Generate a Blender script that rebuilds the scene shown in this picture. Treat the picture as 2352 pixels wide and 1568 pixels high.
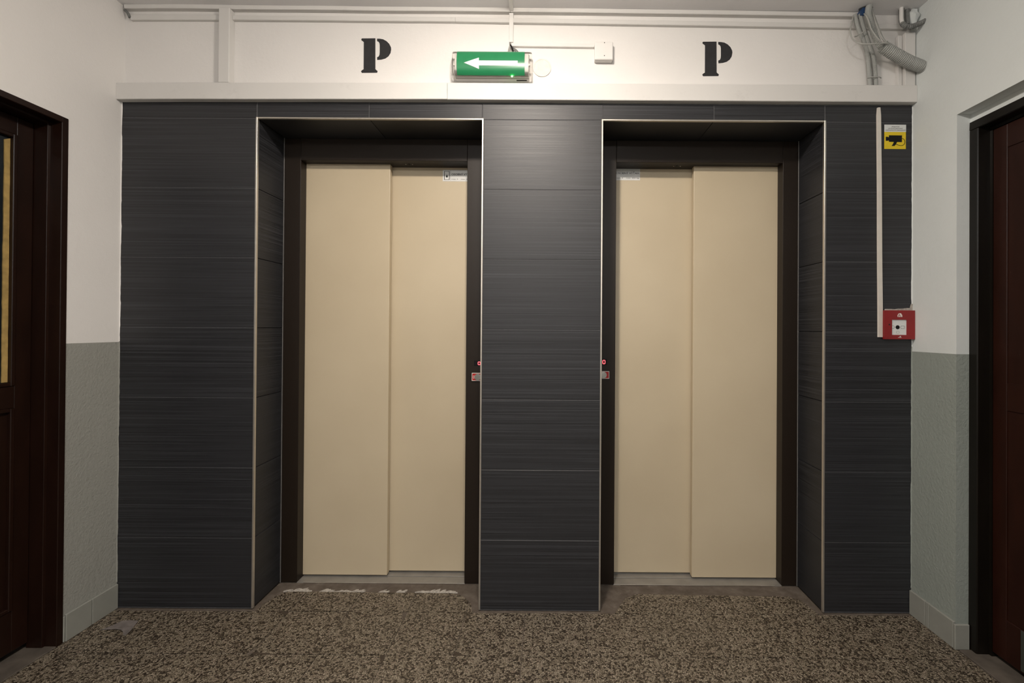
import bpy, bmesh, math, random
from mathutils import Vector, Matrix, noise as mnoise

for o in list(bpy.data.objects): bpy.data.objects.remove(o, do_unlink=True)
SC = bpy.context.scene
COL = SC.collection

# ------------------------------------------------------------------ camera, world, exposure
def setup_camera():
    f_px = 1018.8; yaw, pitch, roll = 0.00084, 0.0045, 0.00663
    cy, sy, cp, sp = math.cos(yaw), math.sin(yaw), math.cos(pitch), math.sin(pitch)
    fwd = Vector((-sy*cp, cy*cp, sp)); right = Vector((cy, sy, 0)); up = right.cross(fwd)
    r2 = right*math.cos(roll) + up*math.sin(roll); u2 = up*math.cos(roll) - right*math.sin(roll)
    m = Matrix((r2, u2, -fwd)).transposed().to_4x4(); m.translation = Vector((0.0273, -1.9004, 1.2053))
    cam = bpy.data.cameras.new('camera'); ob = bpy.data.objects.new('camera', cam); COL.objects.link(ob)
    ob.matrix_world = m; cam.sensor_fit = 'HORIZONTAL'; cam.sensor_width = 36.0
    cam.lens = f_px*36.0/2352.0; cam.shift_x = -81.0/2352.0; cam.shift_y = -34.3/2352.0
    cam.clip_start = 0.02; SC.camera = ob
setup_camera()
LAMP_A, FILL_B = 375.0, 275.0          # diffuser radiance: ceiling lamp near the lifts, added fill lamp behind
LAMP_COL_A, FILL_COL_B = (1.0, 0.895, 0.785), (1.0, 0.965, 0.93)
w = bpy.data.worlds.new('world'); SC.world = w; w.use_nodes = True
w.node_tree.nodes['Background'].inputs[0].default_value = (0.5, 0.5, 0.5, 1)
w.node_tree.nodes['Background'].inputs[1].default_value = 0.02
vs = SC.view_settings
vs.view_transform = 'Standard'; vs.look = 'None'; vs.gamma = 1.0; vs.use_curve_mapping = False; vs.exposure = 0.0

# ------------------------------------------------------------------ node material helpers
def lin(r, g, b):
    f = lambda c: (c/255/12.92) if c/255 <= 0.04045 else ((c/255+0.055)/1.055)**2.4
    return (f(r), f(g), f(b), 1.0)
class NM:
    def __init__(s, name):
        s.m = bpy.data.materials.new(name); s.m.use_nodes = True
        s.t = s.m.node_tree; s.n = s.t.nodes; s.b = s.n['Principled BSDF']; s.out = s.n['Material Output']
    def node(s, ty, **kw):
        nd = s.n.new(ty)
        for k, v in kw.items():
            if k.startswith('i_'): nd.inputs[k[2:].replace('_', ' ')].default_value = v
            else: setattr(nd, k, v)
        return nd
    def link(s, a, b): s.t.links.new(a, b)
    def base(s, c, rough=0.5, metal=0.0, spec=0.5):
        s.b.inputs['Base Color'].default_value = c if len(c) == 4 else (*c, 1)
        s.b.inputs['Roughness'].default_value = rough; s.b.inputs['Metallic'].default_value = metal
        s.b.inputs['Specular IOR Level'].default_value = spec; return s
    def pos(s, scale=(1, 1, 1), rnd=False):
        g = s.node('ShaderNodeNewGeometry'); mp = s.node('ShaderNodeMapping'); mp.inputs['Scale'].default_value = scale
        src = g.outputs['Position']
        if rnd:
            oi = s.node('ShaderNodeObjectInfo'); va = s.node('ShaderNodeVectorMath', operation='MULTIPLY_ADD')
            va.inputs[1].default_value = (7.3, 7.3, 7.3)
            s.link(oi.outputs['Random'], va.inputs[0]); s.link(src, va.inputs[2]); src = va.outputs[0]
        s.link(src, mp.inputs['Vector']); return mp.outputs[0]
    def noise(s, vec, scale, detail=2.0, rough=0.5):
        n = s.node('ShaderNodeTexNoise'); n.inputs['Scale'].default_value = scale
        n.inputs['Detail'].default_value = detail; n.inputs['Roughness'].default_value = rough
        s.link(vec, n.inputs['Vector']); return n.outputs['Fac']
    def ramp(s, fac, stops):
        r = s.node('ShaderNodeValToRGB'); e = r.color_ramp.elements
        while len(e) < len(stops): e.new(0.5)
        for el, (p, c) in zip(e, stops): el.position = p; el.color = c if len(c) == 4 else (*c, 1)
        s.link(fac, r.inputs[0]); return r.outputs[0]
    def mix(s, fac, a, b, blend='MIX'):
        m = s.node('ShaderNodeMix', data_type='RGBA', blend_type=blend)
        for sock, v in ((m.inputs[0], fac), (m.inputs[6], a), (m.inputs[7], b)):
            if isinstance(v, bpy.types.NodeSocket): s.link(v, sock)
            elif isinstance(v, (int, float)): sock.default_value = v
            else: sock.default_value = v if len(v) == 4 else (*v, 1)
        return m.outputs[2]
    def math(s, op, a, b=0.0):
        m = s.node('ShaderNodeMath', operation=op)
        for sock, v in ((m.inputs[0], a), (m.inputs[1], b)):
            if isinstance(v, bpy.types.NodeSocket): s.link(v, sock)
            else: sock.default_value = v
        return m.outputs[0]
    def color(s, sock): s.link(sock, s.b.inputs['Base Color'])
    def bump(s, h, strength=0.3, dist=0.002):
        b = s.node('ShaderNodeBump'); b.inputs['Strength'].default_value = strength; b.inputs['Distance'].default_value = dist
        s.link(h, b.inputs['Height']); s.link(b.outputs[0], s.b.inputs['Normal'])

def m_plain(name, c, rough=0.5, metal=0.0, spec=0.5, var=0.08, nscale=30, bump=0.0):
    k = NM(name).base(c, rough, metal, spec); v = k.pos()
    n = k.noise(v, nscale, 4)
    c3 = tuple(c[:3]); lo = tuple(x*(1-var) for x in c3); hi = tuple(min(1, x*(1+var)) for x in c3)
    k.color(k.ramp(n, [(0.3, lo), (0.7, hi)]))
    if bump: k.bump(n, bump, 0.001)
    return k.m
def m_paint(name, c, big, small, bump_s, dirt=None):
    k = NM(name).base(c, 0.72, 0, 0.3); v = k.pos()
    n1 = k.noise(v, 3.0, 3); n2 = k.noise(v, big, 3, 0.6); n3 = k.noise(v, small, 2)
    c3 = tuple(c[:3])
    col = k.ramp(n1, [(0.25, tuple(x*0.95 for x in c3)), (0.75, c3)])
    if dirt:
        n4 = k.noise(v, 9, 6, 0.7)
        col = k.mix(k.ramp(n4, [(0.60, (0, 0, 0)), (0.78, (0.35, 0.35, 0.35))]), col, dirt)
    k.color(col)
    h = k.math('ADD', k.math('MULTIPLY', n2, 1.0), k.math('MULTIPLY', n3, 0.35))
    k.bump(h, bump_s, 0.004); return k.m

MAT = {}
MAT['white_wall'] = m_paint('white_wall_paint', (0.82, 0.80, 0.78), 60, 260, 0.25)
MAT['white_wall_cool_cast'] = m_paint('white_wall_paint_cool_cast', (0.70, 0.735, 0.73), 60, 260, 0.25)  # white wall paint with the right side's cooler, dimmer light put into its colour
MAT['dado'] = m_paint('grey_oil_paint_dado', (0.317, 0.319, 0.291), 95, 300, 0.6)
MAT['dado_cool_cast'] = m_paint('grey_oil_paint_dado_cool_cast', (0.29, 0.32, 0.293), 95, 300, 0.6)  # grey dado again, the right side's cool light cast mixed into the colour
MAT['ceiling'] = m_paint('ceiling_paint', (0.86, 0.85, 0.86), 40, 200, 0.15)
MAT['skirting'] = m_plain('grey_painted_skirting', (0.275, 0.278, 0.25, 1), 0.5, var=0.06, nscale=12, bump=0.15)
MAT['pvc'] = m_plain('white_pvc', (0.76, 0.745, 0.725, 1), 0.45, var=0.03, nscale=8)
MAT['pvc_dirty'] = m_paint('white_painted_pvc', (0.71, 0.695, 0.675), 12, 80, 0.05, dirt=(0.45, 0.44, 0.42))
MAT['pvc_strip'] = m_plain('cream_pvc', (0.66, 0.62, 0.56, 1), 0.45, var=0.04)
MAT['grout'] = m_plain('grey_grout', (0.085, 0.085, 0.09, 1), 0.9, var=0.15, nscale=80)
MAT['sealant'] = m_plain('grey_sealant', (0.14, 0.135, 0.13, 1), 0.5)
MAT['steel_trim'] = m_plain('brushed_steel_trim', (0.62, 0.58, 0.52, 1), 0.38, 0.85, var=0.05)
MAT['sill'] = m_plain('aluminium_sill', (0.30, 0.285, 0.26, 1), 0.45, 0.4, var=0.12, nscale=14)
MAT['dark'] = m_plain('dark_gap', (0.012, 0.011, 0.010, 1), 0.7)
MAT['black_paint'] = m_plain('black_stencil_paint', (0.018, 0.018, 0.02, 1), 0.6, var=0.2, nscale=60)
MAT['black'] = m_plain('black_print', (0.006, 0.006, 0.007, 1), 0.6, 0.0, 0.2)
MAT['chrome'] = m_plain('chrome', (0.75, 0.75, 0.75, 1), 0.15, 1.0)
MAT['conduit'] = m_plain('grey_conduit', (0.36, 0.37, 0.355, 1), 0.55, var=0.06)
MAT['conduit_dark'] = m_plain('dark_grey_conduit', (0.17, 0.175, 0.17, 1), 0.6, var=0.3, nscale=60)
MAT['cable'] = m_plain('grey_cable', (0.40, 0.40, 0.38, 1), 0.5)
MAT['blue'] = m_plain('blue_plastic', (0.02, 0.06, 0.16, 1), 0.45)
MAT['red'] = m_plain('red_plastic', (0.235, 0.009, 0.011, 1), 0.38, var=0.06)
MAT['button_red'] = m_plain('red_button_plate', (0.42, 0.01, 0.012, 1), 0.35)
MAT['pale_print'] = m_plain('pale_print', (0.72, 0.66, 0.62, 1), 0.5)
MAT['yellow'] = m_plain('yellow_sticker', (0.72, 0.53, 0.012, 1), 0.4, var=0.05)
MAT['label_white'] = m_plain('white_label', (0.68, 0.70, 0.69, 1), 0.4, var=0.02)
MAT['label_grey'] = m_plain('silver_label', (0.72, 0.72, 0.70, 1), 0.35, 0.0, var=0.03)
MAT['green'] = m_plain('green_film', (0.018, 0.205, 0.082, 1), 0.28, var=0.05)
MAT['arrow_white'] = m_plain('white_film', (0.86, 0.84, 0.83, 1), 0.35, var=0.01)
MAT['plaster'] = m_plain('white_plaster', (0.40, 0.37, 0.33, 1), 0.9, var=0.3, nscale=90, bump=0.4)
MAT['scrap'] = m_plain('pale_plastic_film', (0.17, 0.15, 0.14, 1), 0.4, var=0.2, nscale=40)
MAT['raw_wood'] = m_plain('raw_pale_wood', (0.40, 0.27, 0.09, 1), 0.7, var=0.22, nscale=40)
MAT['glass_dark'] = m_plain('dark_glass', (0.006, 0.010, 0.013, 1), 0.08)
MAT['kick'] = m_plain('grey_kick_plate', (0.05, 0.054, 0.045, 1), 0.5, 0.2)
MAT['disc'] = m_plain('painted_cover', (0.76, 0.72, 0.67, 1), 0.7, var=0.07, nscale=60, bump=0.2)
MAT['threshold'] = m_plain('worn_threshold', (0.085, 0.070, 0.056, 1), 0.8, var=0.35, nscale=14, bump=0.3)

def m_tile():
    k = NM('charcoal_striped_tile').base((0.035, 0.035, 0.038), 0.4)
    v = k.pos((0.8, 0.8, 300), rnd=True); v2 = k.pos((2.5, 2.5, 780), rnd=True)
    n1 = k.noise(v, 1.0, 2, 0.5); n2 = k.noise(v2, 1.0, 2); nb = k.noise(k.pos(), 5, 2)
    h = k.math('ADD', k.math('MULTIPLY', n1, 0.6), k.math('MULTIPLY', n2, 0.4))
    col = k.ramp(h, [(0.30, (0.0075, 0.0078, 0.0092)), (0.5, (0.018, 0.0187, 0.0218)), (0.68, (0.042, 0.0435, 0.050))])
    k.color(col)
    k.link(k.ramp(h, [(0.3, (0.43,)*3), (0.7, (0.56,)*3)]), k.b.inputs['Roughness'])
    k.bump(h, 0.22, 0.0012); return k.m
MAT['tile'] = m_tile()
def m_brown(name, c, rough):
    k = NM(name).base(c, rough, 0, 0.28); v = k.pos((1, 1, 0.25))
    n = k.noise(v, 22, 4); n2 = k.noise(k.pos(), 75, 1)
    col = k.ramp(n, [(0.3, tuple(x*0.8 for x in c)), (0.7, tuple(x*1.2 for x in c))])
    col = k.mix(k.ramp(n2, [(0.80, (0, 0, 0)), (0.84, (0.25,)*3)]), col, (0.12, 0.08, 0.05))
    k.color(col); k.bump(n, 0.12, 0.002); return k.m
MAT['brown'] = m_brown('dark_brown_gloss_paint', (0.014, 0.0055, 0.0032), 0.34)
MAT['brown_black'] = m_brown('blackish_brown_paint', (0.006, 0.0045, 0.003), 0.34)
MAT['brown_red'] = m_brown('red_brown_door_paint', (0.020, 0.0055, 0.003), 0.36)
MAT['lift_frame'] = m_plain('dark_bronze_steel', (0.016, 0.0105, 0.0070, 1), 0.42, 0.0, 0.32, var=0.06, nscale=400)
def m_beige():
    k = NM('beige_powder_coat').base((0.62, 0.52, 0.365), 0.42); v = k.pos()
    n = k.noise(v, 2.2, 3); n2 = k.noise(v, 520, 2); n3 = k.noise(v, 70, 3, 0.7)
    col = k.ramp(n, [(0.3, (0.55, 0.462, 0.325)), (0.7, (0.60, 0.51, 0.365))])
    col = k.mix(k.ramp(n3, [(0.73, (0, 0, 0)), (0.78, (0.12,)*3)]), col, (0.3, 0.24, 0.16))
    k.color(col); k.bump(n2, 0.10, 0.0006); return k.m
MAT['beige'] = m_beige()
def m_terrazzo():
    k = NM('terrazzo').base((0.3, 0.25, 0.2), 0.55)
    v = k.pos(rnd=False)
    nz = k.node('ShaderNodeTexNoise'); nz.inputs['Scale'].default_value = 170; nz.inputs['Detail'].default_value = 2
    k.link(v, nz.inputs['Vector'])
    va = k.node('ShaderNodeVectorMath', operation='MULTIPLY_ADD'); va.inputs[1].default_value = (0.010,)*3
    k.link(nz.outputs['Color'], va.inputs[0]); k.link(v, va.inputs[2])
    def vor(scale, feat):
        x = k.node('ShaderNodeTexVoronoi', feature=feat, voronoi_dimensions='2D'); x.inputs['Scale'].default_value = scale
        k.link(va.outputs[0], x.inputs['Vector']); return x
    S = 150
    edge = vor(S, 'DISTANCE_TO_EDGE'); cell = vor(S, 'F1')
    sep = k.node('ShaderNodeSeparateColor'); k.link(cell.outputs['Color'], sep.inputs[0])
    chip_edge = k.ramp(edge.outputs['Distance'], [(0.05, (0, 0, 0)), (0.20, (1, 1, 1))])
    big = k.noise(v, 26, 2)
    keep = k.ramp(k.math('ADD', sep.outputs[0], k.math('MULTIPLY', big, 0.5)), [(0.58, (0, 0, 0)), (0.63, (1, 1, 1))])
    fac = k.math('MULTIPLY', chip_edge, keep)
    chip = k.ramp(sep.outputs[1], [(0.0, (0.15, 0.122, 0.085)), (0.4, (0.225, 0.19, 0.14)), (0.75, (0.31, 0.268, 0.205)), (1.0, (0.215, 0.165, 0.125))])
    fine = vor(360, 'F1'); sep2 = k.node('ShaderNodeSeparateColor'); k.link(fine.outputs['Color'], sep2.inputs[0])
    matrix = k.ramp(sep2.outputs[0], [(0.0, (0.015, 0.010, 0.0062)), (0.70, (0.032, 0.022, 0.013)), (0.78, (0.10, 0.080, 0.056)), (1.0, (0.17, 0.14, 0.10))])
    col = k.mix(fac, matrix, chip)
    smear = k.ramp(k.noise(v, 4.5, 5, 0.65), [(0.58, (0, 0, 0)), (0.76, (0.35,)*3)])
    k.color(k.mix(smear, col, (0.085, 0.068, 0.052)))
    k.bump(fac, 0.15, 0.001); return k.m
MAT['terrazzo'] = m_terrazzo()
def m_mortar():
    k = NM('mortar').base((0.2, 0.16, 0.13), 0.9); v = k.pos()
    n = k.noise(v, 16, 5, 0.65); n2 = k.noise(v, 90, 3)
    col = k.ramp(n, [(0.3, (0.070, 0.054, 0.040)), (0.55, (0.115, 0.092, 0.073)), (0.75, (0.165, 0.138, 0.113))])
    k.color(col); k.bump(k.math('ADD', n, n2), 0.4, 0.003); return k.m
MAT['mortar'] = m_mortar()
MAT['joint_filler'] = m_plain('brown_joint_filler', (0.048, 0.034, 0.022, 1), 0.85, var=0.25, nscale=60)
def m_emit(name, c, strength):
    k = NM(name).base((*c, 1), 0.4)
    k.b.inputs['Emission Color'].default_value = (*c, 1); k.b.inputs['Emission Strength'].default_value = strength
    return k.m
MAT['lamp_a'] = m_emit('lamp_glow_near', LAMP_COL_A, LAMP_A)
MAT['fill_b'] = m_emit('fill_glow_far', FILL_COL_B, FILL_B)  # glow of the added fill lamp
MAT['led_green'] = m_emit('green_led', (0.25, 1.0, 0.25), 30.0)
MAT['led_red'] = m_emit('red_led_digit', (1.0, 0.10, 0.12), 2.2)
def m_clear():
    k = NM('clear_plastic')
    tr = k.node('ShaderNodeBsdfTransparent'); gl = k.node('ShaderNodeBsdfGlossy'); gl.inputs['Roughness'].default_value = 0.12
    gl.inputs['Color'].default_value = (0.9, 0.9, 0.88, 1); tr.inputs['Color'].default_value = (0.93, 0.92, 0.90, 1)
    lw = k.node('ShaderNodeFresnel'); lw.inputs['IOR'].default_value = 1.5
    mx = k.node('ShaderNodeMixShader'); k.link(k.math('ADD', lw.outputs[0], 0.05), mx.inputs[0])
    k.link(tr.outputs[0], mx.inputs[1]); k.link(gl.outputs[0], mx.inputs[2]); k.link(mx.outputs[0], k.out.inputs['Surface'])
    return k.m
MAT['clear'] = m_clear()

# ------------------------------------------------------------------ mesh helpers (world coordinates)
def box(bm, x0, x1, y0, y1, z0, z1, bev=0.0, mi=0, seg=1):
    vs_ = [bm.verts.new((x, y, z)) for z in (z0, z1) for x, y in ((x0, y0), (x1, y0), (x1, y1), (x0, y1))]
    fs = [bm.faces.new([vs_[i] for i in f]) for f in ((3, 2, 1, 0), (4, 5, 6, 7), (0, 1, 5, 4), (1, 2, 6, 5), (2, 3, 7, 6), (3, 0, 4, 7))]
    for f in fs: f.material_index = mi
    if bev > 0:
        es = {e for f in fs for e in f.edges}
        bmesh.ops.bevel(bm, geom=list(es), offset=bev, segments=seg, profile=0.5, affect='EDGES', clamp_overlap=True)
    return fs
def prism(bm, poly, axis, a, b, mi=0):
    """extrude a 2-D polygon (list of pairs in the two other axes, in axis order) from a to b along axis"""
    def P(p, t):
        c = list(p); c.insert(axis, t); return c
    A = [bm.verts.new(P(p, a)) for p in poly]; B = [bm.verts.new(P(p, b)) for p in poly]
    fs = [bm.faces.new(A), bm.faces.new(B[::-1])]; n = len(poly)
    for i in range(n): fs.append(bm.faces.new((A[i], B[i], B[(i+1) % n], A[(i+1) % n])))
    for f in fs: f.material_index = mi
    bmesh.ops.recalc_face_normals(bm, faces=fs)
    return fs
def spline(pts, n):
    P = [Vector(p) for p in pts]; out = []
    for i in range(len(P)-1):
        p0, p1, p2, p3 = P[max(i-1, 0)], P[i], P[i+1], P[min(i+2, len(P)-1)]
        for j in range(n):
            t = j/n
            out.append(0.5*((2*p1)+(p2-p0)*t+(2*p0-5*p1+4*p2-p3)*t*t+(3*p1-p0-3*p2+p3)*t**3))
    out.append(P[-1]); return out
def tube(bm, pts, r, n=6, seg=8, ribs=0.0, pitch=0.004, cap=True):
    P = spline(pts, n)
    if ribs:
        L = [0.0]
        for a, b in zip(P, P[1:]): L.append(L[-1]+(b-a).length)
        m = max(4, int(L[-1]/pitch)*2); Q = []; k = 0
        for i in range(m+1):
            s = L[-1]*i/m
            while k < len(L)-2 and L[k+1] < s: k += 1
            t = (s-L[k])/max(1e-9, L[k+1]-L[k]); Q.append(P[k].lerp(P[k+1], min(1, t)))
        P = Q
    rings = []; up = None
    for i, p in enumerate(P):
        d = (P[min(i+1, len(P)-1)]-P[max(i-1, 0)]).normalized()
        if up is None: up = d.orthogonal().normalized()
        up = (up-d*up.dot(d)).normalized(); sd = d.cross(up)
        rr = r*(1-ribs if (ribs and i % 2) else 1)
        rings.append([bm.verts.new(p+(up*math.cos(2*math.pi*j/seg)+sd*math.sin(2*math.pi*j/seg))*rr) for j in range(seg)])
    for a, b in zip(rings, rings[1:]):
        for j in range(seg):
            f = bm.faces.new((a[j], a[(j+1) % seg], b[(j+1) % seg], b[j])); f.smooth = not ribs
    if cap: bm.faces.new(rings[0][::-1]); bm.faces.new(rings[-1])
def cyl(bm, c, r, axis, a, b, seg=24, mi=0):
    poly = [(c[0]+r*math.cos(2*math.pi*i/seg), c[1]+r*math.sin(2*math.pi*i/seg)) for i in range(seg)]
    return prism(bm, poly, axis, a, b, mi)
def obj(name, bm, mats, parent=None, label=None, cat=None, group=None, kind=None, base=None, smooth=False):
    if not isinstance(mats, (list, tuple)): mats = [mats]
    me = bpy.data.meshes.new(name); bm.normal_update(); bm.to_mesh(me); bm.free()
    for m in mats: me.materials.append(MAT[m])
    if smooth:
        for p in me.polygons: p.use_smooth = True
    ob = bpy.data.objects.new(name, me); COL.objects.link(ob)
    if base is None:
        xs = [v.co for v in me.vertices]
        base = Vector([(min(c[i] for c in xs)+max(c[i] for c in xs))/2 for i in range(2)]+[min(c[2] for c in xs)])
    base = Vector(base); me.transform(Matrix.Translation(-base))
    if parent is not None:
        ob.parent = parent; ob.location = base-wloc(parent)
    else: ob.location = base
    tag(ob, label, cat, group, kind); return ob
def wloc(o):
    p = Vector(o.location)
    while o.parent: o = o.parent; p += Vector(o.location)
    return p
def tag(o, label=None, cat=None, group=None, kind=None):
    if label: o['label'] = label
    if cat: o['category'] = cat
    if group: o['group'] = group
    if kind: o['kind'] = kind
    return o
def thing(name, loc, label, cat, group=None, kind=None):
    o = bpy.data.objects.new(name, None); COL.objects.link(o); o.location = loc; o.empty_display_size = 0.05
    return tag(o, label, cat, group, kind)
def one(name, mats, fn, *a, **k):
    bm = bmesh.new(); fn(bm); return obj(name, bm, mats, *a, **k)
def text(name, body, mat, x, y, z, height, parent, width=None, align='LEFT', label=None, rot=0.0, bold=0.0):
    """flat lettering facing -Y, baseline at z, starting at x"""
    cu = bpy.data.curves.new('t', 'FONT'); cu.body = body; cu.size = 1.0; cu.align_x = align; cu.offset = bold; cu.resolution_u = 3
    ob = bpy.data.objects.new('t', cu); COL.objects.link(ob); dg = bpy.context.evaluated_depsgraph_get()
    me = bpy.data.meshes.new_from_object(ob.evaluated_get(dg)); bpy.data.objects.remove(ob); bpy.data.curves.remove(cu)
    xs = [v.co.x for v in me.vertices]; x_lo, x_hi = min(xs), max(xs)
    sy = height/0.72; sx = sy if width is None else width/(x_hi-x_lo); off = x_lo if align == 'LEFT' else (x_lo+x_hi)/2
    bm = bmesh.new(); bm.from_mesh(me); bpy.data.meshes.remove(me)
    for v in bm.verts: v.co = Vector((x+(v.co.x-off)*sx, y, z+v.co.y*sy))
    if rot: bmesh.ops.rotate(bm, cent=(x, y, z), matrix=Matrix.Rotation(rot, 3, 'Y'), verts=bm.verts)
    return obj(name, bm, mat, parent, label)

# ------------------------------------------------------------------ dimensions of the place
XL, XR = -1.8085, 1.5872            # side walls
YW = 0.012                          # painted wall above the tiling (tiles stand 12 mm proud)
YB = -4.3                           # far end of the lobby, behind the camera
OP = [(-1.2262, -0.2589), (0.2589, 1.2107)]      # the two lift recesses
ZO, ZT, DR = 2.10, 2.172, 0.198     # recess head, top of tiling, recess depth
def zc(x): return 2.5755-0.0045*x   # the ceiling runs a little out of level
J = 0.0011                          # half a tile joint

# ------------------------------------------------------------------ floor
def clip(poly, a, b, c):
    """keep a*x+b*y<=c"""
    out = []
    for i, p in enumerate(poly):
        q = poly[(i+1) % len(poly)]; dp, dq = a*p[0]+b*p[1]-c, a*q[0]+b*q[1]-c
        if dp <= 0: out.append(p)
        if dp*dq < 0:
            t = dp/(dp-dq); out.append((p[0]+(q[0]-p[0])*t, p[1]+(q[1]-p[1])*t))
    return out
def convex_clip(poly, region):      # region counter-clockwise
    for i, p in enumerate(region):
        q = region[(i+1) % len(region)]; nx, ny = q[1]-p[1], -(q[0]-p[0])
        poly = clip(poly, nx, ny, nx*p[0]+ny*p[1])
        if len(poly) < 3: return []
    return poly
def f_floor(bm):
    box(bm, XL-0.25, XR+0.25, YB, 0.40, -0.12, -0.0035, mi=0)
    box(bm, XL, XR, YB, -2.52, -0.0034, 0.0, mi=1)
floor = one('floor', ['mortar', 'terrazzo'], f_floor, kind='structure')
rnd = random.Random(5)
GX = [-0.06+0.25*k for k in range(-8, 8)]
GY = [0.2325, -0.015] + [-0.015-0.2475*k for k in range(1, 11)]
MAIN = [(XL+0.004, YB), (XR-0.002, YB), (XR-0.002, -0.013), (XL+0.004, -0.013)]
LEFT_BAY = [(-1.205, -0.0165), (-0.285, -0.0165), (-0.300, 0.045), (-0.345, 0.100), (-0.40, 0.122), (-1.150, 0.126), (-1.185, 0.085)]
RIGHT_BAY = [(0.315, -0.0165), (1.185, -0.0165), (1.165, 0.080), (1.125, 0.112), (0.44, 0.125), (0.375, 0.085), (0.345, 0.030)]
CHIPS = [(-1.06, -0.015, -1, -1, 0.05, 0.03), (-1.06, -0.2625, 1, 1, 0.10, 0.012), (-1.06, -0.2625, -1, 1, 0.02, 0.05), (-0.56, -0.2625, -1, -1, 0.022, 0.05),
         (-0.31, -0.2625, 1, 1, 0.04, 0.022), (-0.31, -0.2625, -1, 1, 0.016, 0.03), (0.44, -0.2625, -1, 1, 0.04, 0.012), (-0.56, -0.015, -1, -1, 0.02, 0.06)]
for i in range(len(GX)-1):
    for j in range(len(GY)-1):
        x0, x1, y0, y1 = GX[i], GX[i+1], GY[j+1], GY[j]
        g = 0.0011+0.0006*rnd.random()
        if x0 < -0.9: g += 0.0012
        cell = [(x0+g, y0+g), (x1-g, y0+g), (x1-g, y1-g), (x0+g, y1-g)]
        for region in ([MAIN] if j > 0 else [LEFT_BAY, RIGHT_BAY]):
            p = convex_clip(cell, region)
            for cx, cy, sx, sy, dx, dy in CHIPS:
                if len(p) >= 3:
                    ox = x0 if sx > 0 else x1; oy = y0 if sy > 0 else y1
                    if abs(ox-cx) < 1e-3 and abs(oy-cy) < 1e-3:
                        a, b = -sx/dx, -sy/dy; p = clip(p, a, b, a*cx+b*cy-1.0)
            if len(p) < 3: continue
            area = abs(sum(p[k][0]*p[(k+1) % len(p)][1]-p[(k+1) % len(p)][0]*p[k][1] for k in range(len(p))))/2
            if area < 4e-4: continue
            dz = rnd.uniform(-0.0006, 0.0006)
            one('floor_tile', 'terrazzo', lambda bm: prism(bm, p, 2, -0.0045, dz), floor)
# brown filler where tile corners are broken away
for cx, cy, rx, ry in ((-1.10, -0.03, 0.045, 0.022), (-1.01, -0.257, 0.055, 0.010), (-0.575, -0.29, 0.015, 0.035), (-0.29, -0.25, 0.024, 0.016), (0.425, -0.257, 0.02, 0.008)):
    def f(bm):
        n = 14; prism(bm, [(cx+rx*math.cos(6.283*i/n)*(0.8+0.4*rnd.random()), cy+ry*math.sin(6.283*i/n)*(0.8+0.4*rnd.random())) for i in range(n)], 2, -0.0032, -0.0008)
    one('joint_filler', 'joint_filler', f, floor)
# mortar fillets at the foot of the lift recesses
def screed(x0, x1, y0, y1):
    def f(bm):
        nx, ny = 40, 10; V = []
        for jj in range(ny+1):
            row = []
            for ii in range(nx+1):
                x = x0+(x1-x0)*ii/nx; y = y0+(y1-y0)*jj/ny
                row.append(bm.verts.new((x, y, -0.0035+0.0018*mnoise.noise((x*18, y*18, 3))-0.0015*max(0, (y-0.13)/0.07))))
            V.append(row)
        for jj in range(ny):
            for ii in range(nx): bm.faces.new((V[jj][ii], V[jj][ii+1], V[jj+1][ii+1], V[jj+1][ii])).smooth = True
    return f
for (a, b) in OP:
    one('mortar_screed', 'mortar', screed(a+0.001, b-0.001, 0.0, DR+0.004), floor)
# white plaster left along the left lift sill: low ragged smears
for x0, x1, hy in ((-1.170, -1.040, 0.032), (-1.005, -0.945, 0.036), (-0.945, -0.850, 0.018), (-0.862, -0.800, 0.026), (-0.735, -0.690, 0.022), (-0.655, -0.615, 0.026), (-0.570, -0.375, 0.028)):
    def f(bm):
        n = max(8, int((x1-x0)/0.006)); lo, hi = [], []
        for i in range(n+1):
            t = i/n; x = x0+(x1-x0)*t; e = math.sin(math.pi*t)**0.5
            h = 1.7*hy*e*(0.55+0.75*mnoise.noise((x*70, 2, 5))+0.45*mnoise.noise((x*190, 7, 5)))
            yb_ = 0.1245+0.004*mnoise.noise((x*40, 1, 1)); h = max(0.002, h)
            lo.append((bm.verts.new((x, yb_, -0.004)), bm.verts.new((x, yb_+0.0015, 0.0008)))); hi.append((bm.verts.new((x+0.25*h, yb_+h*0.6, 0.0014)), bm.verts.new((x+0.45*h, yb_+h, -0.0045))))
        for i in range(n):
            a, b, c, d = lo[i], lo[i+1], hi[i], hi[i+1]
            bm.faces.new((a[0], b[0], b[1], a[1])); bm.faces.new((a[1], b[1], d[0], c[0])); bm.faces.new((c[0], d[0], d[1], c[1]))
        bmesh.ops.recalc_face_normals(bm, faces=bm.faces[:])
    one('plaster_smear', 'plaster', f, floor)

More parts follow.
